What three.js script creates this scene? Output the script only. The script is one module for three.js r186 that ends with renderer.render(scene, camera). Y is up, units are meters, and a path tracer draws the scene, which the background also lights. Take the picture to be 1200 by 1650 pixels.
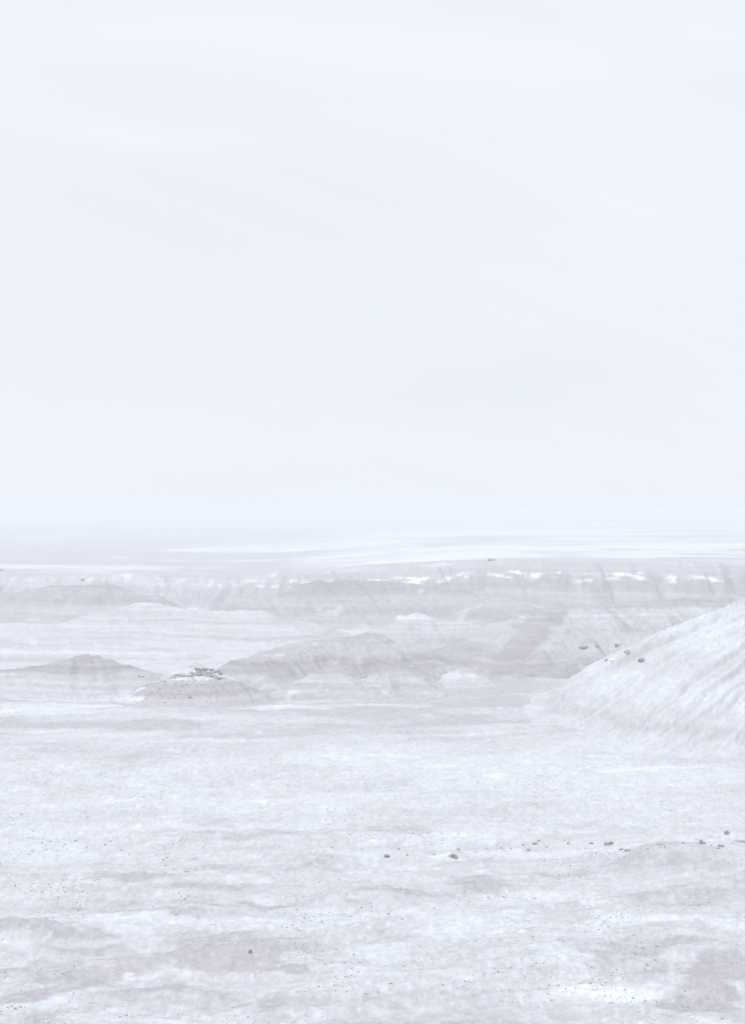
import * as THREE from 'three';
import { ConvexGeometry } from 'three/addons/geometries/ConvexGeometry.js';
import { mergeGeometries } from 'three/addons/utils/BufferGeometryUtils.js';

// ---------------------------------------------------------------- camera, sky, sun, exposure
const scene = new THREE.Scene();
const EYE = 40;                                              // overlook height above the valley floor (m)
const camera = new THREE.PerspectiveCamera(35, 744 / 1024, 1, 60000);
camera.position.set(0, EYE, 0);
camera.lookAt(0, EYE - 0.115, -100);
const renderer = new THREE.WebGLRenderer({ antialias: true });
renderer.toneMapping = THREE.LinearToneMapping;
renderer.toneMappingExposure = 2.05;
renderer.shadowMap.enabled = true;

const SKY = [0.418, 0.438, 0.474];                            // overcast veil, mean radiance
scene.background = skyTexture();
scene.environment = scene.background;

const sun = new THREE.DirectionalLight(new THREE.Color().setRGB(0.94, 0.965, 1.0), 3.5);
sun.position.set(-150, 560, -80);                       // high, behind thin overcast, slightly left
sun.target.position.set(0, 0, -300);
sun.castShadow = true;
sun.shadow.radius = 32;
sun.shadow.mapSize.set(2048, 2048);
Object.assign(sun.shadow.camera, { left: -450, right: 450, top: 500, bottom: -500, near: 10, far: 1600 });
scene.add(sun, sun.target);
scene.fog = new THREE.FogExp2(new THREE.Color().setRGB(0.938, 0.962, 1.0), 0.0011);   // pale dust haze

// ---------------------------------------------------------------- noise
function rng(seed) { let s = seed >>> 0; return () => { s = (s + 0x6d2b79f5) >>> 0; let t = Math.imul(s ^ (s >>> 15), 1 | s); t = (t + Math.imul(t ^ (t >>> 7), 61 | t)) ^ t; return ((t ^ (t >>> 14)) >>> 0) / 4294967296; }; }
var PERM;
function perm() { if (PERM) return PERM; const r = rng(77); PERM = new Uint8Array(512); const a = [...Array(256).keys()]; for (let i = 255; i > 0; i--) { const j = (r() * (i + 1)) | 0; [a[i], a[j]] = [a[j], a[i]]; } for (let i = 0; i < 512; i++) PERM[i] = a[i & 255]; return PERM; }
function n2(x, y) {                                          // gradient noise, about -1..1
  const p = PERM || perm();
  const xf = Math.floor(x), yf = Math.floor(y), X = xf & 255, Y = yf & 255; x -= xf; y -= yf;
  const u = x * x * x * (x * (x * 6 - 15) + 10), v = y * y * y * (y * (y * 6 - 15) + 10);
  const g = (h, a, b) => { h &= 7; return h < 4 ? (h & 1 ? -a : a) + (h & 2 ? -b : b) : (h & 1 ? -1.414 : 1.414) * (h & 2 ? a : b); };
  const A = p[X] + Y, B = p[X + 1] + Y;
  const a = g(p[A], x, y), b = g(p[B], x - 1, y), c = g(p[A + 1], x, y - 1), d = g(p[B + 1], x - 1, y - 1);
  return (a + u * (b - a)) * (1 - v) + (c + u * (d - c)) * v;
}
function fbm(x, y, o = 4, g = 0.5) { let s = 0, a = 1, t = 0; for (let i = 0; i < o; i++) { s += a * n2(x, y); t += a; a *= g; x = x * 2.03 + 17.3; y = y * 2.03 - 9.1; } return s / t; }
function ridged(x, y, o = 3) { let s = 0, a = 1, t = 0; for (let i = 0; i < o; i++) { s += a * (1 - Math.abs(n2(x, y)) * 1.6); t += a; a *= 0.5; x = x * 2.1 + 5.7; y = y * 2.1 + 3.1; } return s / t; }
const clamp = (x, a = 0, b = 1) => Math.min(b, Math.max(a, x));
const ss = (a, b, x) => { const t = clamp((x - a) / (b - a)); return t * t * (3 - 2 * t); };
const mix = (a, b, t) => a + (b - a) * t;
const mixc = (a, b, t) => [mix(a[0], b[0], t), mix(a[1], b[1], t), mix(a[2], b[2], t)];
const smax = (a, b, k) => { const h = clamp(0.5 + 0.5 * (a - b) / k); return mix(b, a, h) + k * h * (1 - h); };

function skyTexture() {                                       // thin even overcast with long faint cloud bars
  const W = 2048, H = 1024, data = new Float32Array(W * H * 4);
  const bars = [[-2, 16.0, 14, 0.75, 0.030], [8, 15.3, 7, 0.7, 0.012], [-8.5, 13.1, 5.2, 0.45, 0.026], [-4, 10.6, 8, 2.2, -0.020], [9.5, 10.4, 4, 2.6, 0.016],
    [4.5, 4.5, 5, 1.1, -0.026], [-8, 5.6, 6, 1.3, -0.010], [-10, 2.3, 6, 1.2, 0.014], [5, 2.0, 8, 0.7, 0.012], [-5.5, 1.0, 3.2, 0.5, -0.012], [6, 15.0, 9, 3.4, 0.006]];
  for (let j = 0; j < H; j++) {
    const el = (j + 0.5) / H * 180 - 90;                      // row 0 of a DataTexture is the nadir
    for (let i = 0; i < W; i++) {
      const az = (i + 0.5) / W * 360 - 180 + 90;              // 0 = straight ahead (-z), positive to the right
      const a = az > 180 ? az - 360 : az;
      const r = Math.max(Math.cos(el * Math.PI / 180), 0.05);
      const cx = Math.cos(az * Math.PI / 180) * r * 6, cy = Math.sin(az * Math.PI / 180) * r * 6;
      let k = 1 + 0.016 * (fbm(cx * 1.3 + 7 + el * 0.05, cy * 1.3 + el * 0.35, 4) + 0.6 * fbm(cx * 4 + el * 0.1, cy * 4 + el * 1.3 + 40, 3));
      for (const [ba, be, wa, we, s] of bars) {
        const wob = be + 0.35 * Math.sin(a * 0.32 + be) ;
        const q = ((a - ba) / wa) ** 2 + ((el - wob) / we) ** 2;
        if (q < 9) k += s * Math.exp(-q);
      }
      const o = (j * W + i) * 4, w = 0.5 + (k - 1) * 8;       // brighter veil is a touch whiter
      data[o] = SKY[0] * k * (1 + 0.004 * w); data[o + 1] = SKY[1] * k; data[o + 2] = SKY[2] * k; data[o + 3] = 1;
    }
  }
  const t = new THREE.DataTexture(data, W, H, THREE.RGBAFormat, THREE.FloatType);
  t.mapping = THREE.EquirectangularReflectionMapping; t.magFilter = THREE.LinearFilter; t.minFilter = THREE.LinearFilter; t.needsUpdate = true;
  return t;
}

// ---------------------------------------------------------------- helpers
const F = 2616;                                               // survey: bearing and depression of a point seen in the photograph, with its distance in metres
const at = (px, py, d) => ({ x: (px - 600) * d / F, y: EYE - (py - 822) * d / F, d });
const floorAt = (px, py) => { const d = EYE * F / (py - 822); return { x: (px - 600) * d / F, d }; };

const PALE = [0.293, 0.298, 0.311], WHITE = [0.355, 0.364, 0.380], GREY = [0.227, 0.222, 0.233], MAUVE = [0.185, 0.168, 0.179], DARK = [0.132, 0.116, 0.128], PINK = [0.250, 0.225, 0.233];
const DUST = [0.256, 0.256, 0.268], CLAY = [0.204, 0.192, 0.206];   // darker soils of the valley floor

function grain(x, d) {                                        // crust, chips and crumbs of clay
  const a = n2(x * 0.55 + 3, d * 0.33), b = n2(x * 1.5, d * 1.0), c = n2(x * 3.3 + 9, d * 2.4);
  return 1 + 0.09 * a + 0.15 * b + 0.15 * c + 0.10 * n2(x * 6.1, d * 3.7 + 31) + 0.22 * Math.max(0, b * c) - 0.16 * ss(0.45, 0.7, n2(x * 2.3 + 50, d * 1.6));
}

const soilMat = new THREE.MeshStandardMaterial({ vertexColors: true, roughness: 1, metalness: 0, bumpMap: grainTexture(), bumpScale: 0.03 });
function grainTexture() {
  const N = 512, a = new Uint8Array(N * N * 4), r = rng(5);
  const per = (x, y, s) => { const u = x / N * Math.PI * 2, v = y / N * Math.PI * 2; return n2(Math.cos(u) * s + 11 + Math.sin(v) * s * 0.83, Math.sin(u) * s * 0.91 + Math.cos(v) * s + 3); };
  for (let y = 0; y < N; y++) for (let x = 0; x < N; x++) { const v = 128 + 70 * per(x, y, 9) + 40 * per(x + 91, y, 23) + (r() - 0.5) * 50, o = (y * N + x) * 4; a[o] = a[o + 1] = a[o + 2] = clamp(v, 0, 255); a[o + 3] = 255; }
  const t = new THREE.DataTexture(a, N, N); t.wrapS = t.wrapT = THREE.RepeatWrapping; t.magFilter = THREE.LinearFilter; t.minFilter = THREE.LinearFilter; t.repeat.set(1 / 6, 1 / 6); t.needsUpdate = true;
  return t;
}

// a terrain sheet over columns u (-1..1) and rows of distance d; half(d) is its half width
function sheet(name, rows, cols, xOf, height, colour, keep) {
  const R = rows.length, C = cols, pos = new Float32Array(R * C * 3), col = new Float32Array(R * C * 3), uv = new Float32Array(R * C * 2), ok = new Uint8Array(R * C), index = [];
  for (let r = 0; r < R; r++) for (let c = 0; c < C; c++) {
    const d = rows[r], x = xOf(c / (C - 1), d), y = height(x, d), i = r * C + c;
    pos[i * 3] = x; pos[i * 3 + 1] = y; pos[i * 3 + 2] = -d; uv[i * 2] = x; uv[i * 2 + 1] = d;
    ok[i] = keep ? keep(x, d, y) : 1;
    if (ok[i]) { const k = colour(x, d, y); col[i * 3] = k[0]; col[i * 3 + 1] = k[1]; col[i * 3 + 2] = k[2]; }
    else { col[i * 3] = PALE[0]; col[i * 3 + 1] = PALE[1]; col[i * 3 + 2] = PALE[2]; }
  }
  for (let r = 0; r < R - 1; r++) for (let c = 0; c < C - 1; c++) {
    const a = r * C + c, b = a + 1, e = a + C, f = e + 1;
    if (ok[a] || ok[b] || ok[e] || ok[f]) index.push(a, b, f, a, f, e);
  }
  const map = new Int32Array(R * C).fill(-1); let n = 0;      // drop unused vertices
  for (const i of index) if (map[i] < 0) map[i] = n++;
  const P = new Float32Array(n * 3), K = new Float32Array(n * 3), U = new Float32Array(n * 2);
  for (let i = 0; i < R * C; i++) if (map[i] >= 0) { const m = map[i]; P.set(pos.subarray(i * 3, i * 3 + 3), m * 3); K.set(col.subarray(i * 3, i * 3 + 3), m * 3); U.set(uv.subarray(i * 2, i * 2 + 2), m * 2); }
  const g = new THREE.BufferGeometry();
  g.setAttribute('position', new THREE.BufferAttribute(P, 3)); g.setAttribute('color', new THREE.BufferAttribute(K, 3)); g.setAttribute('uv', new THREE.BufferAttribute(U, 2));
  g.setIndex(index.map((i) => map[i])); g.computeVertexNormals();
  const m = new THREE.Mesh(g, soilMat); m.name = name; m.castShadow = m.receiveShadow = true; scene.add(m);
  return m;
}
function structure(m, label, category) { m.userData = { kind: 'structure', label, category }; return m; }
function spaced(stops) {                                      // [[d, step], ...] -> list of distances, step changing between stops
  const out = []; let d = stops[0][0];
  for (let k = 0; k < stops.length - 1; k++) { const [a, sa] = stops[k], [b, sb] = stops[k + 1]; while (d < b) { out.push(d); d += mix(sa, sb, (d - a) / (b - a)); } }
  out.push(stops[stops.length - 1][0]); return out;
}

// ---------------------------------------------------------------- valley floor
// soil patches seen from the overlook: centre, half extent (photo survey), how dark (+) or pale (-)
const patches = [
  [60, 1168, 130, 7, 0.5], [260, 1168, 70, 11, 0.75], [330, 1183, 120, 4, 0.4], [430, 1148, 130, 5, 0.55], [480, 1172, 90, 6, 0.5], [600, 1150, 90, 9, 0.5], [720, 1124, 120, 12, 0.7], [850, 1105, 110, 12, 0.8], [830, 1132, 60, 9, 0.6], [560, 1180, 120, 5, 0.35], [680, 1172, 70, 8, 0.55], [770, 1160, 60, 8, 0.4], [880, 1178, 70, 8, 0.35], [640, 1138, 60, 3, -0.4], [420, 1140, 80, 3, -0.6], [330, 1158, 60, 3, -0.4], [60, 1140, 120, 5, -0.6],
  [100, 1150, 160, 8, -0.5], [250, 1182, 60, 4, -0.6], [120, 1205, 200, 8, 0.3], [150, 1228, 60, 10, 0.5], [240, 1224, 34, 9, 0.55], [115, 1238, 30, 5, -0.5],
  [570, 1222, 90, 16, -0.8], [860, 1240, 200, 20, -0.6], [1100, 1245, 90, 16, -0.5], [1130, 1225, 120, 6, 0.55], [800, 1215, 100, 8, -0.2], [500, 1205, 120, 8, 0.25],
  [440, 1257, 160, 8, 0.2], [400, 1290, 260, 14, -0.3], [250, 1338, 22, 4, 0.7], [335, 1327, 34, 7, 0.8], [425, 1323, 34, 6, 0.6], [430, 1344, 130, 3, 0.7], [370, 1350, 90, 5, 0.5],
  [70, 1372, 140, 12, -0.6], [640, 1340, 60, 8, 0.5], [850, 1373, 150, 4, -0.8], [1000, 1376, 40, 6, -0.7], [680, 1388, 60, 5, -0.5], [760, 1345, 80, 8, -0.6], [920, 1327, 60, 4, 0.5], [1000, 1340, 90, 5, 0.25],
  [230, 1415, 80, 7, 0.75], [160, 1400, 60, 4, 0.5], [350, 1400, 50, 6, 0.6], [330, 1432, 70, 8, 0.65], [500, 1394, 70, 12, 0.65], [150, 1440, 110, 8, 0.5], [60, 1385, 100, 5, -0.6],
  [160, 1457, 60, 8, 0.75], [240, 1477, 60, 5, 1.0], [330, 1463, 60, 4, 0.8], [430, 1455, 40, 4, 0.8], [40, 1507, 70, 10, 1.1], [140, 1524, 70, 8, 1.0], [160, 1508, 40, 5, 0.9], [140, 1490, 90, 7, -0.5],
  [330, 1485, 100, 5, -0.6], [400, 1520, 100, 24, 0.85], [300, 1548, 120, 12, 0.6], [60, 1565, 100, 12, 0.6], [30, 1590, 70, 6, 0.9], [240, 1600, 120, 9, 0.7], [470, 1556, 40, 8, 0.9], [250, 1572, 60, 6, -0.6],
  [30, 1615, 80, 14, -0.5], [230, 1638, 160, 16, -0.5], [60, 1640, 60, 10, 0.5], [480, 1615, 120, 14, 0.5], [560, 1470, 60, 10, -0.3],
  [770, 1420, 40, 12, 0.6], [640, 1440, 60, 7, 0.6], [630, 1505, 50, 10, 0.7], [760, 1495, 90, 18, -0.5], [620, 1530, 50, 10, -0.6], [880, 1440, 110, 12, -0.7], [900, 1400, 80, 4, 0.5], [960, 1480, 160, 8, -0.5],
  [900, 1535, 35, 18, -0.7], [990, 1525, 90, 20, 0.55], [1130, 1518, 80, 8, 0.5], [1140, 1482, 80, 8, -0.7], [1080, 1395, 90, 20, 0.65], [1110, 1440, 120, 8, 0.4], [1160, 1425, 60, 8, 0.3],
  [1070, 1562, 50, 6, 0.8], [960, 1585, 120, 22, -0.8], [1160, 1580, 24, 34, 1.2], [1120, 1615, 45, 20, 0.9], [1190, 1555, 30, 20, 0.7], [1180, 1640, 40, 16, -0.5], [850, 1588, 60, 4, 0.6], [700, 1600, 100, 30, 0.3], [780, 1645, 200, 12, 0.35], [700, 1560, 70, 10, -0.3],
].map(([px, py, rx, ry, s]) => { const c = floorAt(px, py), n = floorAt(px, py - ry), f = floorAt(px, py + ry); return [c.x, c.d, Math.max(rx * c.d / F, 0.7), Math.max((n.d - f.d) / 2, 0.8), s]; });

const J = at(1105, 1356, 190);
function floorH(x, d) {
  const q = (x * 0.97 + d * 0.24), w = (d * 0.97 - x * 0.24);
  let y = 0.75 * fbm(x / 46 + 3, d / 38, 2) + 0.85 * (ridged(q / 26, w / 11 + 2, 3) - 0.6) * ss(330, 150, d) + 0.30 * fbm(q / 5, w / 3.2, 3) + 0.05 * n2(x / 0.9, d / 0.9);
  y -= 0.7 * Math.max(0, ridged(q / 34 + 8.4, w / 20, 2) - 0.72) * ss(300, 220, d);            // dry rills
  const bank = 196 + 5 * n2(x / 14, 4) + 2 * n2(x / 4, 9);
  y += (0.55 * ss(bank - 3, bank + 0.4, d) - 0.35) * ss(-30, 8, x) * ss(260, 200, d);            // cut bank of the wash
  const e = ((x - J.x) / 15) ** 2 + ((d - 187) / 9) ** 2; y += 1.9 * Math.exp(-e * 1.1);          // low swell at the right
  for (const [cx, cd, rx, rd, h] of swells) { const k = ((x - cx) / rx) ** 2 + ((d - cd) / rd) ** 2; if (k < 5) y += h * Math.exp(-k); }
  y += 2.2 * ss(360, 470, d) * ss(-20, -60, x) * (0.5 + 0.5 * n2(x / 60, d / 60));
  return y;
}
const swells = [[170, 1440, 120, 12, 0.7], [330, 1475, 140, 9, 0.8], [60, 1500, 100, 11, 0.9], [420, 1520, 120, 20, 0.9], [500, 1390, 60, 10, 0.6], [250, 1595, 170, 11, 0.7], [1070, 1570, 90, 14, 0.7], [640, 1450, 120, 14, 0.5], [340, 1327, 60, 8, 0.5], [240, 1222, 36, 9, 0.7], [150, 1228, 60, 8, 0.5]]
  .map(([px, py, rx, ry, h]) => { const c = floorAt(px, py), n = floorAt(px, py - ry), f = floorAt(px, py + ry); return [c.x, c.d, rx * c.d / F, (n.d - f.d) / 2, h]; });

function floorC(x, d) {
  const wx = x + 3.5 * fbm(x / 11, d / 11 + 5, 3) + 1.0 * n2(x / 2.1, d / 1.5), wd = d + 6 * fbm(x / 13 + 30, d / 13, 3) + 1.3 * fbm(x / 2.4 + 7, d / 1.7, 2);
  const q = (wx * 0.97 + wd * 0.24), w = (wd * 0.97 - wx * 0.24);
  let m = 0.33 + 0.62 * fbm(q / 24, w / 10, 5, 0.62) + 0.38 * fbm(q / 5.5, w / 2.0 + 3, 4, 0.65);
  m += 0.12 * ss(240, 130, d) + 0.07 * ss(205, 185, d);
  let e = 0;
  for (const [cx, cd, rx, rd, s] of patches) { const k = ((wx - cx) / rx) ** 2 + ((wd - cd) / rd) ** 2; if (k < 4) e += s * Math.exp(-k * k * 0.6); }
  m += 0.85 * e * (0.75 + 0.6 * fbm(q / 9 + 4, w / 3.4, 4, 0.65));
  m += 0.22 * n2(wx / 60, w / 5.5 + 40) * ss(230, 300, d) + (0.30 + 0.3 * n2(wx / 45, w / 7 + 90)) * ss(272, 318, d + 12 * n2(x / 26, 6)) * ss(420, 380, d) * ss(44, 30, x);
  m += 0.42 * (ridged(q / 17 + 3, w / 2.6, 3) - 0.72) * ss(235, 190, d) * (1 - 0.5 * ss(-5, 30, x));
  const t = clamp(m + 0.10 * n2(x / 1.3, d / 0.9));
  let c = t < 0.5 ? mixc(PALE, DUST, ss(0.12, 0.5, t)) : mixc(DUST, CLAY, ss(0.5, 0.95, t));
  const wsh = ss(0.30, 0.52, fbm(q / 16 + 50, w / 7 + 9, 4, 0.6) - 0.35 * e);                       // salt-white wash sediment
  c = mixc(c, WHITE, wsh * 0.75);
  const pk = ss(0.22, 0.5, fbm(wx / 30 - 9, wd / 22 + 60, 3)); c = mixc(c, PINK, pk * 0.45 * t);
  const sp = n2(x * 1.15 + 3, d * 0.8); if (sp > 0.55) c = mixc(c, WHITE, (sp - 0.55) * 1.5); else if (sp < -0.62) c = mixc(c, MAUVE, (-0.62 - sp) * 1.2);
  const g = grain(x, d); return [c[0] * g, c[1] * g, c[2] * g];
}
const vRows = spaced([[-120, 30], [40, 12], [100, 1.2], [112, 0.28], [200, 0.55], [330, 1.3], [480, 2.2], [760, 8]]);
const valley = sheet('valley_floor', vRows, 900, (u, d) => { const s = u * 2 - 1, a = Math.max(d, 110) * 0.31 + 6; return Math.abs(s) < 0.9 ? s / 0.9 * a : Math.sign(s) * (a + ((Math.abs(s) - 0.9) / 0.1) ** 2 * 500); }, floorH, floorC);
structure(valley, 'pale mottled desert valley floor below the hills', 'ground');

// ---------------------------------------------------------------- mesa and far plain
const plainY = (x, d) => 13.2 + 6.8 * ss(-70, 60, x * 640 / Math.max(d, 640)) + 0.9 * fbm(x / 260, d / 300, 3) * ss(700, 1100, d) + 1.2 * ss(900, 3000, d) + 0.25 * fbm(x / 22, d / 22, 3);
const rimD = (x) => 652 + 22 * n2(x / 70, 3.3) - 26 * ss(20, 160, x) + 20 * ss(-20, -120, x);
function mesaH(x, d) {
  const wx = x + 9 * fbm(x / 40, d / 40, 3);
  const spur = 26 * (ridged(wx / 34 + 2.2, d / 170, 3) - 0.62) + 6 * fbm(x / 7, d / 30, 3);
  const top = plainY(x, d), s = rimD(x) - d + spur * ss(30, -10, d - rimD(x));
  if (s <= -8) return top;
  const y = top - 0.40 * (Math.sqrt(Math.max(s + 8, 0) ** 2 + 9) - 3) - 1.4 * ss(8, 14, s) * (0.5 + 0.5 * n2(x / 12, 7.7));
  return y + 0.25 * n2(x / 2.4, d / 5);
}
const GM0 = mixc(GREY, MAUVE, 0.4);
function mesaC(x, d, y) {
  const rim = rimD(x), g = 0.5 * grain(x, d) + 0.5;
  let c;
  const top = plainY(x, d);
  if (y > top - 1.1) {                                        // plain: bands of pale grass and soil
    const sc = 1 + Math.max(0, d - 700) / 500;
    let m = 0.34 + 1.7 * fbm(x / (75 * sc) + 5, d / (20 * sc), 5, 0.72) + 0.5 * n2(x / 400, d / 120 + 4);
    m -= 0.3 * Math.exp(-(((d - 705 - 10 * n2(x / 50, 1)) / 9) ** 2)) * ss(-60, -30, x);
    m += 0.55 * ss(688, 664, d + 10 * n2(x / 30, 3)) + 0.35 * ss(0, -60, x) * ss(1100, 760, d) + 0.25 * ss(-50, -80, x) * ss(760, 730, d);
    m += 0.45 * Math.exp(-(((d - 800 - x * 0.1) / 26) ** 2)) * ss(80, 160, x);
    m += 0.55 * ss(20, -110, x / d * 700) * ss(760, 900, d);
    c = mixc(WHITE, mixc(GREY, MAUVE, 0.5), ss(0.0, 1.0, m));
    const o = ss(0.15, 0.45, fbm(x / 9, d / 16 + 70, 3)) * ss(715, 680, d) * ss(60, -60, x); c = mixc(c, WHITE, o * 0.8);
  } else {
    const z = (top - y) + 0.55 * fbm(x / 9, d / 20, 3) + 0.4 * n2(x / 33, 5);                    // depth below the rim: clay beds
    const beds = [[0, GREY], [2.0, mixc(GREY, MAUVE, 0.6)], [4.4, MAUVE], [6.2, mixc(DARK, MAUVE, 0.5)], [10, mixc(MAUVE, DARK, 0.6)], [11.2, GM0], [12.2, MAUVE], [16, mixc(MAUVE, DARK, 0.5)], [30, GREY]];
    let i = 0; while (i < beds.length - 2 && z > beds[i + 1][0]) i++;
    c = mixc(beds[i][1], beds[i + 1][1], ss(0.2, 0.8, (z - beds[i][0]) / (beds[i + 1][0] - beds[i][0])));
    const left = ss(0, -90, x), wz = mix(5.4, 1.6, left);
    const lens = ss(0.08, 0.3, n2(x / mix(6.5, 4, left) + 2, z * 0.7 + 3.1) + 0.4 * fbm(x / 2.2, z * 1.6, 2) + 0.12 * n2(x / 30, 4)) * ss(1.9, 0.9, Math.abs(z - wz + 0.5 * n2(x / 9, 8)));
    c = mixc(c, [0.42, 0.425, 0.428], lens * 0.85 * (1 - left * (0.45 + 0.4 * n2(x / 24, 2))));
    c = mixc(c, GREY, 0.6 * ss(0.05, 0.45, fbm(x / 5 + 8, d / 26, 4, 0.6)));
    c = mixc(c, PALE, left * 0.45 * (0.6 + 0.4 * n2(x / 20, d / 20)));
  }
  const k = y > top - 1.1 ? 1 : strata(x, d, y); return [c[0] * g * k, c[1] * g * k, c[2] * g * k];
}
const mRows = spaced([[520, 2.5], [590, 0.9], [690, 1.4], [800, 6], [1400, 22], [4000, 220], [26000, 2500]]);
structure(sheet('plain', mRows, 820, (u, d) => { const s = u * 2 - 1, a = Math.max(d, 640) * 0.30; return Math.abs(s) < 0.88 ? s / 0.88 * a : Math.sign(s) * (a + ((Math.abs(s) - 0.88) / 0.12) ** 2 * (400 + d * 0.9)); },
  mesaH, mesaC, (x, d, y) => d > 700 || y > floorH(x, d) - 0.8), 'pale flat plain with a banded scarp, reaching the hazy horizon', 'plain');

// ---------------------------------------------------------------- hills: crest lines with clay slopes
const tops = [];                                              // height functions of the hills, for setting rocks on them
function crestline(pts) { const P = pts.map(([px, py, d]) => at(px, py, d)); return P; }
function nearest(P, x, d, slope = 0.4, r = 2) {                // distance to a crest line, height of slopes swept down from it, run along x
  let best = 1e9, y = -1e3;
  for (let i = 0; i < P.length - 1; i++) {
    const a = P[i], b = P[i + 1], ux = b.x - a.x, ud = b.d - a.d, t = clamp(((x - a.x) * ux + (d - a.d) * ud) / (ux * ux + ud * ud));
    const q = Math.hypot(x - a.x - ux * t, d - a.d - ud * t), h = mix(a.y, b.y, t) - slope * (Math.sqrt(q * q + r * r) - r);
    if (q < best) best = q; y = i ? smax(y, h, 0.5) : h;
  }
  return [best, y];
}
function hill(name, label, o) {
  const P = crestline(o.crest), s0 = o.seed || 0, lam = o.rill || 4;
  const xs = P.map((p) => p.x), ds = P.map((p) => p.d), reach = o.reach || 40;
  const x0 = Math.min(...xs) - reach, x1 = Math.max(...xs) + reach, d0 = Math.min(...ds) - reach, d1 = Math.max(...ds) + reach, st = o.step || 0.5;
  const spurs = (o.spurs || []).map(crestline), sk = o.skew ?? 0.25, mid = (Math.min(...ds) + Math.max(...ds)) / 2;
  const lay = (x, d) => { let [q, y] = nearest(P, x, d, o.slope || 0.5, o.round || 2); for (const S of spurs) { const [q2, y2] = nearest(S, x, d, (o.slope || 0.5) * 1.25, 0.6); y = smax(y, y2, 0.6); q = Math.min(q, q2 + 3); } return [q, y]; };
  const height = (x, d) => {
    const wx = x + 1.6 * fbm(x / 8 + s0, d / 8, 3), wd = d + 1.6 * fbm(x / 8, d / 8 + s0, 3);
    let [q, y] = lay(wx, wd);
    const fl = floorH(x, d), u = wx + sk * (wd - mid), hi = clamp((y - fl) / 5 + 0.25, 0, 1.5);
    const spur = ridged(u / (lam * 3.2) + s0, wd / 60 + s0, 2) - 0.6, rl = ridged(u / lam + s0 * 3, wd / 30, 2) - 0.6, fine = ridged(u / (lam * 0.36) + s0, wd / 9, 2) - 0.6;
    y += ss(0.4, 5, q) * ((o.spur ?? 2.2) * spur + (o.cut ?? 0.5) * (1.2 * rl + 0.5 * fine)) * hi;
    y += 0.22 * fbm(x / 1.6, d / 1.6, 3);
    return smax(y, fl - 0.22, 0.8);
  };
  const colour = (x, d, y) => {
    const [q] = nearest(P, x, d), run = x + sk * (d - mid);
    const c = o.colour(x, d, y, q, 0, run), g = grain(x, d) * strata(x, d, y); return [c[0] * g, c[1] * g, c[2] * g];
  };
  const rows = []; for (let d = d0; d <= d1; d += st) rows.push(d);
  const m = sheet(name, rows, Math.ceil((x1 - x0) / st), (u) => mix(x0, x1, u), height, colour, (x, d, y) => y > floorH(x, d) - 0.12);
  tops.push([x0, x1, d0, d1, height]);
  m.userData = { kind: 'structure', label, category: 'hill' }; if (o.group) m.userData.group = o.group;
  return height;
}
// thin beds in the clay
function strata(x, d, y) { const z = y + 0.5 * fbm(x / 14, d / 14, 2); return 1 + 0.13 * clamp(2.2 * n2(z * 1.5, x / 60), -1, 1) + 0.08 * n2(z * 4.2, x / 40 + 9); }
// clay beds by elevation: list of [elevation, colour], edges roughened
const beds = (list, warp = 0.5) => (x, d, y) => {
  const z = y + warp * fbm(x / 7, d / 9, 3) + 0.3 * n2(x / 25, d / 25);
  if (z <= list[0][0]) return list[0][1];
  let i = 0; while (i < list.length - 2 && z > list[i + 1][0]) i++;
  return mixc(list[i][1], list[i + 1][1], ss(0.25, 0.75, (z - list[i][0]) / (list[i + 1][0] - list[i][0])));
};
const streaks = (c, run, q, amt, to, s = 1.3) => mixc(c, to, amt * ss(0.0, 0.45, fbm(run / s + 3, q / 22, 3)));
const GM = mixc(GREY, MAUVE, 0.5), GP = mixc(GREY, PALE, 0.5), MD = mixc(MAUVE, DARK, 0.5);
const CAP = [0.40, 0.385, 0.38];

{ // broad dark hill far left
  const b = beds([[0, GM], [3, MAUVE], [5, GM], [7.5, MD], [10, MD], [13, DARK]]);
  hill('hill', 'broad mauve hill at the far left below the plain', { crest: [[-120, 966, 600], [0, 958, 598], [90, 944, 596], [160, 942, 592], [215, 956, 584], [250, 982, 572], [270, 1010, 560]], slope: 0.34, reach: 46, step: 0.8, rill: 7, spur: 2.5, cut: 0.8, seed: 1.1,
    colour: (x, d, y, q, yc, run) => mixc(streaks(b(x, d, y), run, q, 0.3, GREY, 3), PALE, 0.6 * ss(0.3, 0.5, fbm(x / 10 + 4, d / 9, 3))) });
}
{ // big pale hill in the middle distance
  const b = beds([[0, GP], [2, GREY], [4, mixc(GREY, PALE, 0.25)], [6, GREY], [8.5, mixc(GREY, PALE, 0.3)], [11, GP]]);
  hill('hill_001', 'wide pale hill between the far left hill and the central ridge', { crest: [[60, 1022, 500], [140, 996, 515], [230, 974, 525], [320, 984, 520], [400, 986, 505], [440, 1002, 492], [450, 1030, 480]], slope: 0.27, reach: 55, step: 0.7, rill: 8, spur: 1.6, cut: 0.5, seed: 2.3, round: 4,
    colour: (x, d, y, q, yc, run) => mixc(streaks(b(x, d, y), run, q, 0.3, PALE, 3), PINK, 0.5 * ss(0.15, 0.4, fbm(x / 26 + 2, d / 26, 3))) });
}
{ // low pale shoulder left
  const b = beds([[0, GREY], [1.5, GP], [3.5, GREY], [6, GP]]);
  hill('hill_002', 'low pale shoulder behind the peaked dark hill', { crest: [[-120, 1030, 450], [0, 1030, 455], [80, 1026, 452], [160, 1034, 446], [260, 1046, 440]], slope: 0.22, reach: 40, step: 0.7, rill: 6, spur: 1.2, cut: 0.4, seed: 3.1, round: 4,
    colour: (x, d, y, q, yc, run) => streaks(b(x, d, y), run, q, 0.3, WHITE, 2.5) });
}
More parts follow.
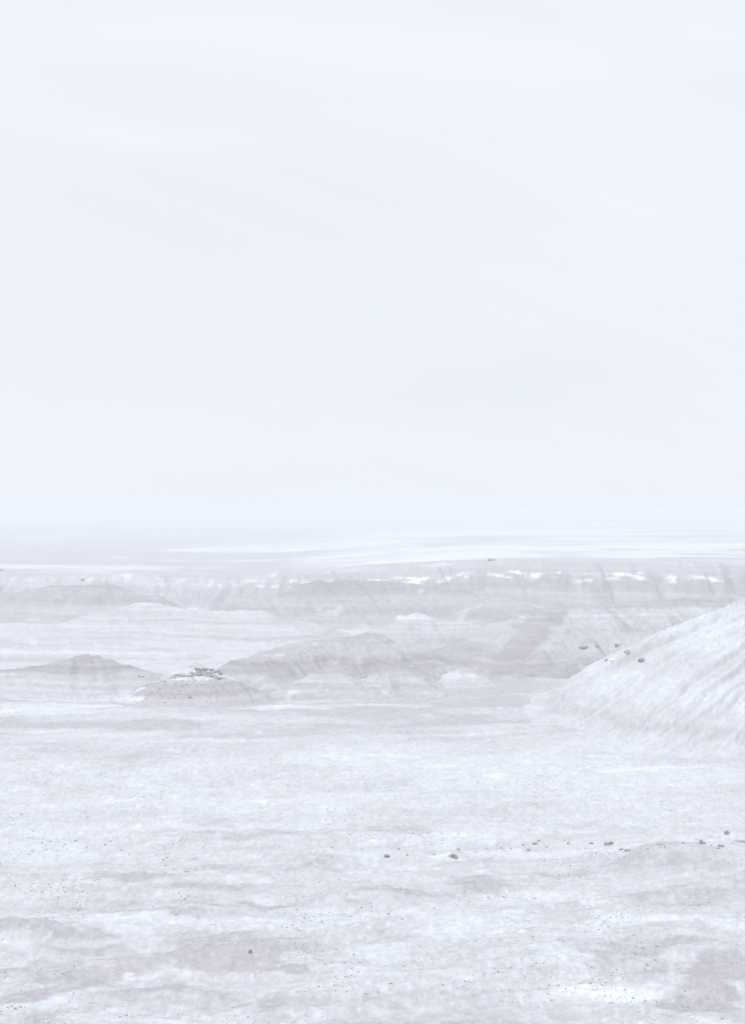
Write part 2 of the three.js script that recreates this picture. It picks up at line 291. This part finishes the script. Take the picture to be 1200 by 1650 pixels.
{ // mauve saddle under the rim, centre
  const b = beds([[0, GM], [3, MAUVE], [5, MD], [8, MAUVE], [12, DARK]]);
  hill('hill_003', 'mauve slope below the rim behind the central ridge', { crest: [[430, 962, 575], [520, 938, 590], [620, 936, 600], [720, 946, 590], [800, 962, 570], [850, 985, 540]], slope: 0.30, reach: 55, step: 0.8, rill: 6, spur: 3, cut: 0.9, seed: 4.7,
    colour: (x, d, y, q, yc, run) => mixc(streaks(b(x, d, y), run, q, 0.35, GREY, 2.5), PALE, 0.55 * ss(0.22, 0.45, fbm(x / 12, d / 12 + 7, 3))) });
}
{ // small pale peak
  const b = beds([[0, MAUVE], [3, GM], [6, GREY], [8.5, GREY], [9.6, PALE]]);
  hill('hill_004', 'small pale peak behind the central ridge', { crest: [[625, 1022, 455], [650, 1000, 462], [672, 988, 466], [700, 1000, 464], [752, 1003, 462], [765, 1030, 455]], slope: 0.42, reach: 32, step: 0.55, rill: 4, spur: 1.8, cut: 0.5, seed: 5.2, round: 1,
    colour: (x, d, y, q, yc, run) => streaks(b(x, d, y), run, q, 0.4, GREY, 1.8) });
}
{ // right block: banded clay face
  const b = beds([[0, MAUVE], [2, MD], [3.2, MAUVE], [4.6, GM], [5.6, GREY], [8, mixc(GREY, MAUVE, 0.3)], [11, GREY], [12.0, GP], [12.8, GREY], [13.6, MAUVE], [15, MD], [18, DARK]]);
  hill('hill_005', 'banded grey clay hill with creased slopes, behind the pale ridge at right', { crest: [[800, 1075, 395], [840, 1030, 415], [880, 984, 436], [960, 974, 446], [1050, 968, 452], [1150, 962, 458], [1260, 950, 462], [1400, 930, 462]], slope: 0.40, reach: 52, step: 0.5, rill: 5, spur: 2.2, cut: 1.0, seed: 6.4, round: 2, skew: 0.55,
    spurs: [[[925, 985, 440], [900, 1020, 420], [862, 1066, 398], [838, 1090, 384]], [[985, 985, 442], [960, 1020, 420], [925, 1060, 400], [895, 1085, 386]], [[1060, 985, 446], [1030, 1020, 425], [990, 1060, 400], [950, 1085, 380]], [[1140, 985, 450], [1110, 1020, 425], [1070, 1060, 400]]],
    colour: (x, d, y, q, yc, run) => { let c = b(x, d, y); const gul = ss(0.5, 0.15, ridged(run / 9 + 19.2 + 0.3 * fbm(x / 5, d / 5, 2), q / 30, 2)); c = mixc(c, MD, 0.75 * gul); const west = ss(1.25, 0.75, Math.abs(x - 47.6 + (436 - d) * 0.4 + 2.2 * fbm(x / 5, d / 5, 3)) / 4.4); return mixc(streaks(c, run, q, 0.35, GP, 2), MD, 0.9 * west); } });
}
{ // central ridge
  const b = beds([[0, MAUVE], [1.4, GM], [2.2, MAUVE], [3.0, MD], [4.2, DARK], [5.0, MAUVE], [6.0, GM], [7.2, MAUVE], [8.0, GM], [9, MD], [11, DARK]]);
  hill('hill_006', 'long mauve central ridge with dark banding', { crest: [[365, 1092, 372], [395, 1068, 382], [430, 1050, 390], [490, 1034, 398], [560, 1026, 402], [592, 1020, 404], [625, 1034, 402], [690, 1056, 394], [740, 1068, 388], [785, 1090, 378]], slope: 0.40, reach: 40, step: 0.42, rill: 3.4, spur: 1.6, cut: 0.9, seed: 7.7, round: 1.2, skew: 0.4,
    spurs: [[[490, 1040, 396], [465, 1070, 376], [440, 1100, 358]], [[590, 1030, 400], [575, 1062, 380], [560, 1090, 366]], [[600, 1030, 400], [640, 1060, 384], [680, 1085, 368]], [[690, 1062, 390], [700, 1085, 374], [712, 1105, 362]]],
    colour: (x, d, y, q, yc, run) => mixc(streaks(b(x, d, y), run, q, 0.4, GREY, 1.5), PALE, 0.5 * ss(0.3, 0.5, fbm(x / 6, d / 5 + 7, 3))) });
}
{ // pale foot hills before the central ridge
  const b = beds([[0, GM], [1.0, GREY], [2.2, GM], [3.0, GREY], [3.9, GM], [5, MAUVE]], 0.3);
  const col = (x, d, y, q, yc, run) => mixc(streaks(b(x, d, y), run, q, 0.5, GM, 1.1), WHITE, 0.35 * ss(0.25, 0.5, fbm(x / 4 + 9, d / 4, 3)));
  hill('hill_007', 'flat topped grey foothill left of centre before the mauve ridge', { crest: [[478, 1100, 350], [505, 1086, 354], [545, 1085, 354], [568, 1100, 350]], slope: 0.52, reach: 20, step: 0.35, rill: 2.4, spur: 1.4, cut: 0.5, seed: 8.2, round: 1, colour: col });
  hill('hill_008', 'grey gullied foothill in the centre before the mauve ridge', { crest: [[590, 1108, 348], [610, 1086, 356], [640, 1080, 362], [675, 1096, 356], [700, 1112, 350]], slope: 0.5, reach: 22, step: 0.35, rill: 2.2, spur: 1.6, cut: 0.6, seed: 9.6, round: 1, colour: col });
  const b2 = beds([[0, GREY], [2, GP], [3.5, GP], [5, PALE]], 0.3);
  hill('hill_009', 'small pale cone at the foot of the dark gully', { crest: [[722, 1094, 366], [742, 1079, 370], [764, 1088, 369]], slope: 0.45, reach: 18, step: 0.35, rill: 2, spur: 0.8, cut: 0.35, seed: 10.1, round: 0.8, colour: (x, d, y, q, yc, run) => streaks(b2(x, d, y), run, q, 0.3, GREY, 1.2) });
}
{ // peaked dark hill left
  const b = beds([[0, PALE], [0.6, GP], [1.6, GREY], [3.2, GREY], [4.2, GM], [5.2, MD], [9, MD]], 0.6);
  hill('hill_010', 'peaked hill with a dark cap at the left edge', { crest: [[-140, 1092, 352], [-50, 1086, 356], [0, 1080, 358], [55, 1074, 360], [105, 1064, 360], [138, 1055, 360], [175, 1064, 358], [212, 1077, 355], [245, 1090, 350]], slope: 0.40, reach: 34, step: 0.45, rill: 3, spur: 1.6, cut: 0.6, seed: 11.5, round: 0.8,
    colour: (x, d, y, q, yc, run) => streaks(b(x, d, y), run, q, 0.3, GREY, 1.6) });
}
const butteH = (() => { // butte under the dark caprock
  const b = beds([[0, GREY], [0.5, GM], [3.6, MAUVE], [4.6, GM], [5.0, PALE], [6, GREY]], 0.3);
  return hill('butte', 'rubbly butte carrying the dark rock outcrop', { crest: [[262, 1100, 338], [290, 1092, 339], [330, 1089, 340], [352, 1091, 341], [378, 1108, 344]], slope: 0.45, reach: 22, step: 0.3, rill: 2.6, spur: 0.9, cut: 0.4, seed: 12.4, round: 2.2,
    colour: (x, d, y, q, yc, run) => { let c = mixc(streaks(b(x, d, y), run, q, 0.3, MAUVE, 1.2), MAUVE, 0.5 * ss(0.1, 0.5, fbm(x / 1.6, d / 1.6, 2))); return mixc(c, WHITE, 0.6 * ss(-46, -49, x + 3 * n2(x / 3, d / 3)) * ss(0.2, 0.9, y - floorH(x, d))); } });
})();
hill('hill_011', 'small pale hummock just behind the dark rock outcrop', { crest: [[275, 1086, 352], [308, 1066, 356], [335, 1078, 354], [365, 1090, 352]], slope: 0.5, reach: 20, step: 0.4, rill: 2.4, spur: 0.8, cut: 0.3, seed: 13.3, round: 0.8, colour: (x, d, y, q, yc, run) => streaks(GP, run, q, 0.6, GREY, 1.2) });

{ // pale rilled hill coming in from the right
  const cx = 108, cd = 322, top = 33, R = 78;
  const height = (x, d) => {
    const a = Math.atan2(d - cd, cx - x), r0 = Math.hypot(x - cx, d - cd), r = Math.max(0, r0 + 1.5 * fbm(x / 12, d / 12, 3));
    const fl = floorH(x, d), t = r / R;
    let y = top * (1 - t) + 2.6 * Math.sin(clamp(t) * Math.PI) - 0.6;
    const w = 0.03 * fbm(x / 9, d / 9, 3);
    const spur = ridged((a + w) * 3.4 + 1.7, t * 1.2, 2) - 0.6, rl = ridged((a + w) * 12 + 4, t * 0.8, 2) - 0.6, fine = ridged((a + w) * 34, t * 1.6, 2) - 0.6;
    y += ss(0.05, 0.35, t) * (2.6 * spur + 2.3 * rl + 0.9 * fine) * ss(1.15, 0.8, t) + 0.08 * fbm(x, d, 2);
    return smax(y, fl - 0.22, 1.0);
  };
  const b = beds([[0, GP], [1.2, GP], [2.4, GREY], [4, GP], [7, PALE], [12, GP], [16, PALE], [24, GP], [33, GREY]], 1.2);
  const colour = (x, d, y) => {
    const a = Math.atan2(d - cd, cx - x), r = Math.hypot(x - cx, d - cd) / R, w = 0.035 * fbm(x / 8, d / 8, 3);
    let c = b(x, d, y);
    c = mixc(c, mixc(GREY, PINK, 0.2), 0.85 * ss(0.02, 0.4, fbm((a + w) * 13 + 2, r * 1.0, 4, 0.65)));
    c = mixc(c, mixc(PALE, WHITE, 0.4), 0.5 * ss(0.1, 0.4, fbm((a + w) * 22 + 40, r * 1.2, 3)));
    const g = grain(x, d); return [c[0] * g, c[1] * g, c[2] * g];
  };
  tops.push([24, 184, 236, 404, height]);
  const rows = []; for (let d = 236; d <= 404; d += 0.4) rows.push(d);
  structure(sheet('hill_012', rows, 400, (u) => mix(24, 184, u), height, colour, (x, d, y) => y > floorH(x, d) - 0.12), 'pale rilled hillside descending from the right edge', 'hill');
}

// ---------------------------------------------------------------- ground under a rock or bush
function ground(x, d) { let y = Math.max(floorH(x, d), d > 520 ? mesaH(x, d) : -9); for (const [x0, x1, d0, d1, h] of tops) if (x > x0 && x < x1 && d > d0 && d < d1) y = Math.max(y, h(x, d)); return y; }
// walk out along a bearing seen in the photograph until it meets the ground
function sighted(px, py, d0 = 100, d1 = 720) { for (let d = d0; d < d1; d += 1) { const p = at(px, py, d); if (ground(p.x, d) >= p.y) return { x: p.x, d }; } const p = at(px, py, d1); return { x: p.x, d: d1 }; }

// ---------------------------------------------------------------- rocks
const rr = rng(2024);
const ORD = ['leftmost', 'second', 'third', 'fourth', 'fifth', 'sixth', 'seventh', 'eighth', 'ninth', 'tenth', 'eleventh', 'twelfth', 'thirteenth', 'fourteenth', 'fifteenth', 'sixteenth', 'seventeenth', 'eighteenth', 'nineteenth', 'twentieth', 'twenty-first', 'twenty-second', 'twenty-third'];
function ordered(list, text) {                               // label alike stones by their order from the left as seen from the overlook
  list.sort((a, b) => a.position.x / -a.position.z - b.position.x / -b.position.z).forEach((o, i) => { o.userData.label = text.replace('#', i ? `${ORD[i]} from left` : ORD[0]); });
}
function rockGeometry(w, h, l, seed, boxy = 0.5) {
  const r = rng(seed), pts = [];
  for (let i = 0; i < 26; i++) { const v = new THREE.Vector3(r() - 0.5, r() - 0.5, r() - 0.5); const m = Math.max(Math.abs(v.x), Math.abs(v.y), Math.abs(v.z)), s = v.length(); v.multiplyScalar(mix(0.5 / s, 0.5 / m, boxy) * (0.86 + 0.14 * r())); pts.push(new THREE.Vector3(v.x * w, v.y * h + h * 0.32, v.z * l)); }
  return new ConvexGeometry(pts);
}
const rockMats = [[0.15, 0.135, 0.143], [0.18, 0.163, 0.17], [0.21, 0.195, 0.2], [0.12, 0.108, 0.116]].map((c) => new THREE.MeshStandardMaterial({ color: new THREE.Color().setRGB(...c), roughness: 0.95 }));
const paleRock = new THREE.MeshStandardMaterial({ color: new THREE.Color().setRGB(0.40, 0.40, 0.395), roughness: 0.95 });
const names = {};
const numbered = (n) => { const k = names[n] = (names[n] ?? -1) + 1; return k ? `${n}_${String(k).padStart(3, '0')}` : n; };
function mesh(name, g, m, parent) { const o = new THREE.Mesh(g, m); o.name = name; o.castShadow = o.receiveShadow = true; parent.add(o); return o; }
function boulder(px, py, w, h, label, group, m = rockMats[rr() * 3 | 0], pos) {
  const p = pos || sighted(px, py), o = mesh(numbered('boulder'), rockGeometry(w, h, w * (0.7 + 0.3 * rr()), 1 + (rr() * 1e6 | 0)), m, scene);
  o.position.set(p.x, ground(p.x, p.d) - 0.05 * h, -p.d); o.rotation.y = (rr() - 0.5) * 0.9; o.userData = { label, category: 'boulder' }; if (group) o.userData.group = group;
  return o;
}

{ // caprock of the butte: one outcrop of broken slabs
  const c = at(312, 1092, 340), out = new THREE.Group(); out.name = 'rock_outcrop'; out.position.set(c.x, butteH(c.x, 340), -340); scene.add(out);
  out.userData = { label: 'dark broken caprock ledge on top of the rubbly butte', category: 'rock outcrop' };
  const r = rng(31);
  const slab = (px, lift, w, h, l, dd, mi, m) => { const x = (px - 312) * 340 / F, d = dd, gy = butteH(c.x + x, 340 + d) - out.position.y; const o = mesh('rock_slab', rockGeometry(w, h, l, 500 + (r() * 1e5 | 0), 0.85), m || rockMats[mi], out); o.position.set(x, gy - 0.15 + lift, -d); o.rotation.set((r() - 0.5) * 0.12, (r() - 0.5) * 0.5, (r() - 0.5) * 0.14); };
  for (let px = 240; px < 356; px += 5 + r() * 5) { const big = ss(255, 335, px); slab(px, 0, 0.8 + r() * 0.9, 0.35 + 0.45 * big + r() * 0.25, 1.0 + r(), -0.8 + r() * 0.9, r() < 0.35 ? 0 : 1 + (r() * 2 | 0)); }
  for (let px = 278; px < 356; px += 5 + r() * 5) slab(px, 0.45 + 0.35 * ss(290, 340, px) + r() * 0.1, 0.7 + r() * 0.9, 0.4 + r() * 0.35, 1 + r(), -0.1 + r() * 0.7, r() < 0.3 ? 3 : 1 + (r() * 2 | 0), r() < 0.22 ? paleRock : null);
  for (let px = 318; px < 354; px += 5 + r() * 5) slab(px, 1.15 + r() * 0.15, 0.8 + r() * 0.7, 0.4 + r() * 0.3, 1 + r(), 0.1 + r() * 0.6, r() < 0.5 ? 3 : 0);
}
{ // talus
  const g = 'boulders strewn down the butte below the outcrop', all = [];
  boulder(306, 1126, 0.8, 0.45, 'largest dark boulder low on the front slope of the butte', null, rockMats[3]);
  for (const [px, py, w] of [[272, 1126, 0.5], [281, 1125, 0.45], [338, 1126, 0.4], [300, 1106, 0.5], [265, 1132, 0.45], [290, 1114, 0.4], [312, 1116, 0.45], [245, 1118, 0.4], [325, 1108, 0.4], [258, 1110, 0.45], [236, 1130, 0.4], [222, 1124, 0.35], [350, 1118, 0.4], [230, 1092, 0.6], [224, 1091, 0.5]]) all.push(boulder(px, py, w, w * 0.6, '', g));
  ordered(all, 'small boulder strewn on the butte below the outcrop, # of them');
}
// boulders on the banded hill at right
boulder(942, 1047, 2.6, 0.7, 'long low dark slab leftmost on the banded clay hill', null, rockMats[0]);
boulder(935, 1045, 1.6, 0.6, 'short dark slab at the left end of the long slab', null, rockMats[1]);
boulder(961, 1042.5, 0.9, 0.7, 'small dark boulder right of the long slab on the banded hill', null, rockMats[3]);
boulder(994, 1044, 2.0, 0.9, 'wide dark boulder upper right of the others on the banded hill', null, rockMats[0]);
boulder(987, 1068, 1.4, 1.2, 'pale boulder leftmost of three above the pale hill edge', null, paleRock);
boulder(976, 1068, 0.8, 0.7, 'small grey boulder touching the pale boulder on its left', null, rockMats[2]);
boulder(1010, 1067, 1.5, 0.9, 'grey boulder in the middle of three above the pale hill edge', null, rockMats[1]);
boulder(1032, 1067, 1.5, 0.9, 'dark boulder nearest the pale hill edge', null, rockMats[0]);
// along the bank of the wash
boulder(977, 1364, 0.75, 0.45, 'dark boulder at the middle of the wash bank', null, rockMats[0]);
boulder(984, 1361, 0.55, 0.4, 'smaller dark boulder just right of the middle one on the wash bank', null, rockMats[3]);
boulder(1010, 1373, 0.8, 0.45, 'grey boulder lower than its neighbours before the wash bank', null, rockMats[2]);
boulder(1062, 1364, 0.6, 0.35, 'grey boulder at the left foot of the low swell', null, rockMats[2]);
boulder(1160, 1366, 0.7, 0.4, 'grey boulder on the crest of the low swell', null, rockMats[1]);
boulder(861, 1364, 0.7, 0.3, 'low dark boulder left of the middle of the wash bank', null, rockMats[1]);
{ // broken stone ledge at right edge
  const p = sighted(1190, 1357), o = mesh('stone_ledge', (() => { const parts = []; for (const [x, l, rad] of [[-1.0, 1.1, 0.15], [0.15, 1.0, 0.16], [1.25, 0.9, 0.15]]) { const g = new THREE.CylinderGeometry(rad, rad * 1.06, l, 9, 3); g.rotateZ(Math.PI / 2); g.translate(x, 0.09, 0); const q = g.attributes.position; for (let i = 0; i < q.count; i++) { q.setY(i, q.getY(i) + 0.03 * n2(q.getX(i) * 3, q.getZ(i) * 5)); } g.computeVertexNormals(); parts.push(g); } return mergeGeometries(parts); })(), rockMats[2], scene);
  o.position.set(p.x, ground(p.x, p.d), -p.d); o.rotation.y = 0.05; o.userData = { label: 'long low grey stone ledge lying at the right edge', category: 'rock' };
}
{ const g = 'small stones lining the wash bank', all = [];
  for (const px of [640, 664, 690, 705, 745, 772, 790, 803, 818, 832, 846, 872, 884, 905, 921, 935, 952, 998, 1040, 1078, 1100, 1135, 1152]) all.push(boulder(px + (rr() - 0.5) * 22, 1379 - 14 * ss(660, 860, px) + (rr() - 0.5) * 15, 0.18 + 0.4 * rr() ** 2, 0.2 + rr() * 0.12, '', g));
  ordered(all, 'small dark stone on the wash bank line, # of the small stones'); }
{ const g = 'small stones on the pale flat at left', all = [];
  for (const [px, py] of [[68, 1356], [82, 1357], [105, 1362], [122, 1360], [140, 1364], [170, 1364], [178, 1361], [196, 1371], [208, 1376], [35, 1315], [52, 1372], [25, 1426]]) all.push(boulder(px, py + (rr() - 0.5) * 8, 0.18 + rr() * 0.22, 0.14 + rr() * 0.1, '', g));
  ordered(all, 'small dark stone on the pale left flat, # of them'); }

// ---------------------------------------------------------------- desert shrubs: stems and small leaf faces
const leafMat = new THREE.MeshStandardMaterial({ color: new THREE.Color().setRGB(0.235, 0.23, 0.225), roughness: 1, side: THREE.DoubleSide });
const stemMat = new THREE.MeshStandardMaterial({ color: new THREE.Color().setRGB(0.09, 0.075, 0.065), roughness: 1 });
function shrub(px, py, w, h, label, pos, name = 'desert_shrub', cat = 'shrub') {
  const p = pos || sighted(px, py), r = rng(9000 + px * 7 + py), o = new THREE.Group(); o.name = numbered(name); o.position.set(p.x, ground(p.x, p.d), -p.d); o.userData = { label, category: cat }; scene.add(o);
  const stems = [], quads = [], norm = [];
  const clumps = [...Array(9)].map(() => { const a = r() * 6.28, q = Math.sqrt(r()) * 0.36; return [Math.cos(a) * q * w, h * (0.22 + 0.55 * r() * (1 - 1.6 * q / 0.6)), Math.sin(a) * q * w, (0.18 + 0.12 * r()) * w]; });
  for (const [x, y, z] of clumps) { const g = new THREE.CylinderGeometry(0.008 * w, 0.02 * w, 1, 5); const v = new THREE.Vector3(x, y, z), l = v.length(); g.translate(0, 0.5, 0); g.scale(1, l, 1); g.applyQuaternion(new THREE.Quaternion().setFromUnitVectors(new THREE.Vector3(0, 1, 0), v.normalize())); stems.push(g); }
  for (const [x, y, z, s] of clumps) for (let i = 0; i < 80; i++) {
    const v = new THREE.Vector3(r() - 0.5, r() - 0.5, r() - 0.5).normalize().multiplyScalar(s * Math.cbrt(r())); v.y *= h / w * 0.9; v.add(new THREE.Vector3(x, y, z)); if (v.y < 0.02) v.y = 0.02 + r() * 0.05;
    const e = 0.05 * w * (0.6 + r() * 0.8), a = new THREE.Vector3(r() - 0.5, r() - 0.5, r() - 0.5).normalize(), b = new THREE.Vector3(r() - 0.5, r() - 0.5, r() - 0.5).cross(a).normalize();
    const A = v.clone().addScaledVector(a, -e), B = v.clone().addScaledVector(b, e * 0.5), C = v.clone().addScaledVector(a, e), D = v.clone().addScaledVector(b, -e * 0.5);
    for (const k of [A, B, C, A, C, D]) quads.push(k.x, k.y, k.z);
  }
  const g = new THREE.BufferGeometry(); g.setAttribute('position', new THREE.Float32BufferAttribute(quads, 3)); g.computeVertexNormals();
  mesh('foliage', g, leafMat, o); mesh('stem', mergeGeometries(stems), stemMat, o);
  return o;
}
shrub(622, 1383, 0.85, 0.55, 'dark round shrub at the left end of the wash bank');
shrub(730, 1383, 1.1, 0.6, 'wide dark shrub second from the left on the wash bank');
shrub(1128, 1361, 0.75, 0.6, 'grey shrub above the low swell, left of the stone ledge');
shrub(1170, 1347, 0.8, 0.7, 'dark shrub standing behind the stone ledge');
shrub(403, 1538, 0.5, 0.4, 'small dark shrub in the lower left foreground');
shrub(134, 937, 2.0, 2.3, 'lone juniper on the rim above the far left hill', null, 'juniper_tree', 'tree');
shrub(790, 905, 3.4, 1.3, 'low dark juniper on the rim right of the middle', null, 'juniper_tree', 'tree');
shrub(2, 915, 3.0, 1.3, 'low juniper on the plain at the left edge', null, 'juniper_tree', 'tree');

// ---------------------------------------------------------------- pebbles
const greyPebble = new THREE.MeshStandardMaterial({ color: new THREE.Color().setRGB(0.19, 0.178, 0.187), roughness: 1 }), palePebble = new THREE.MeshStandardMaterial({ color: new THREE.Color().setRGB(0.34, 0.347, 0.352), roughness: 1 });
{ const r = rng(404), N = 15000;
  for (const [name, label, m, n, test] of [['pebbles', 'grey pebbles scattered over the valley floor', greyPebble, N * 0.3 | 0, 0], ['pale_pebbles', 'pale stone chips scattered over the valley floor', palePebble, N, 1]]) {
    const g = rockGeometry(1, 0.6, 0.9, 70 + test, 0.4), o = new THREE.InstancedMesh(g, m, n); o.name = name; o.castShadow = o.receiveShadow = true; o.userData = { kind: 'stuff', label, category: 'pebbles' };
    const M = new THREE.Matrix4(), Q = new THREE.Quaternion(), Y = new THREE.Vector3(0, 1, 0); let k = 0, guard = 0;
    while (k < n && guard++ < n * 60) {
      const d = 112 + 190 * r() ** 1.5, x = (r() * 2 - 1) * (d * 0.30), cl = fbm(x / 9 + 20 * test, d / 12 + 5, 3); if (cl < 0.05 + 0.3 * r()) continue;
      const s = 0.07 + 0.17 * r() ** 3; Q.setFromAxisAngle(Y, r() * 6.28); M.compose(new THREE.Vector3(x, floorH(x, d) + 0.02 * s, -d), Q, new THREE.Vector3(s, s, s)); o.setMatrixAt(k++, M);
    }
    o.count = k; scene.add(o);
  } }

{ const r = rng(808), n = 700, o = new THREE.InstancedMesh(rockGeometry(1, 0.6, 0.9, 73, 0.5), greyPebble, n); o.name = 'rubble'; o.castShadow = o.receiveShadow = true; o.userData = { kind: 'stuff', label: 'small grey rubble littering the slopes of the butte', category: 'rubble' };
  const M = new THREE.Matrix4(), Q = new THREE.Quaternion(), Y = new THREE.Vector3(0, 1, 0);
  let k = 0; for (let i = 0; i < 6000 && k < n; i++) { const d = 318 + 24 * r(), x = -54 + 30 * r(), s = 0.12 + 0.26 * r() ** 3; if (ground(x, d) - floorH(x, d) < 0.25 + r()) continue; Q.setFromAxisAngle(Y, r() * 6.28); M.compose(new THREE.Vector3(x, ground(x, d) - 0.02, -d), Q, new THREE.Vector3(s, s, s)); o.setMatrixAt(k++, M); }
  o.count = k; scene.add(o); }

renderer.render(scene, camera);
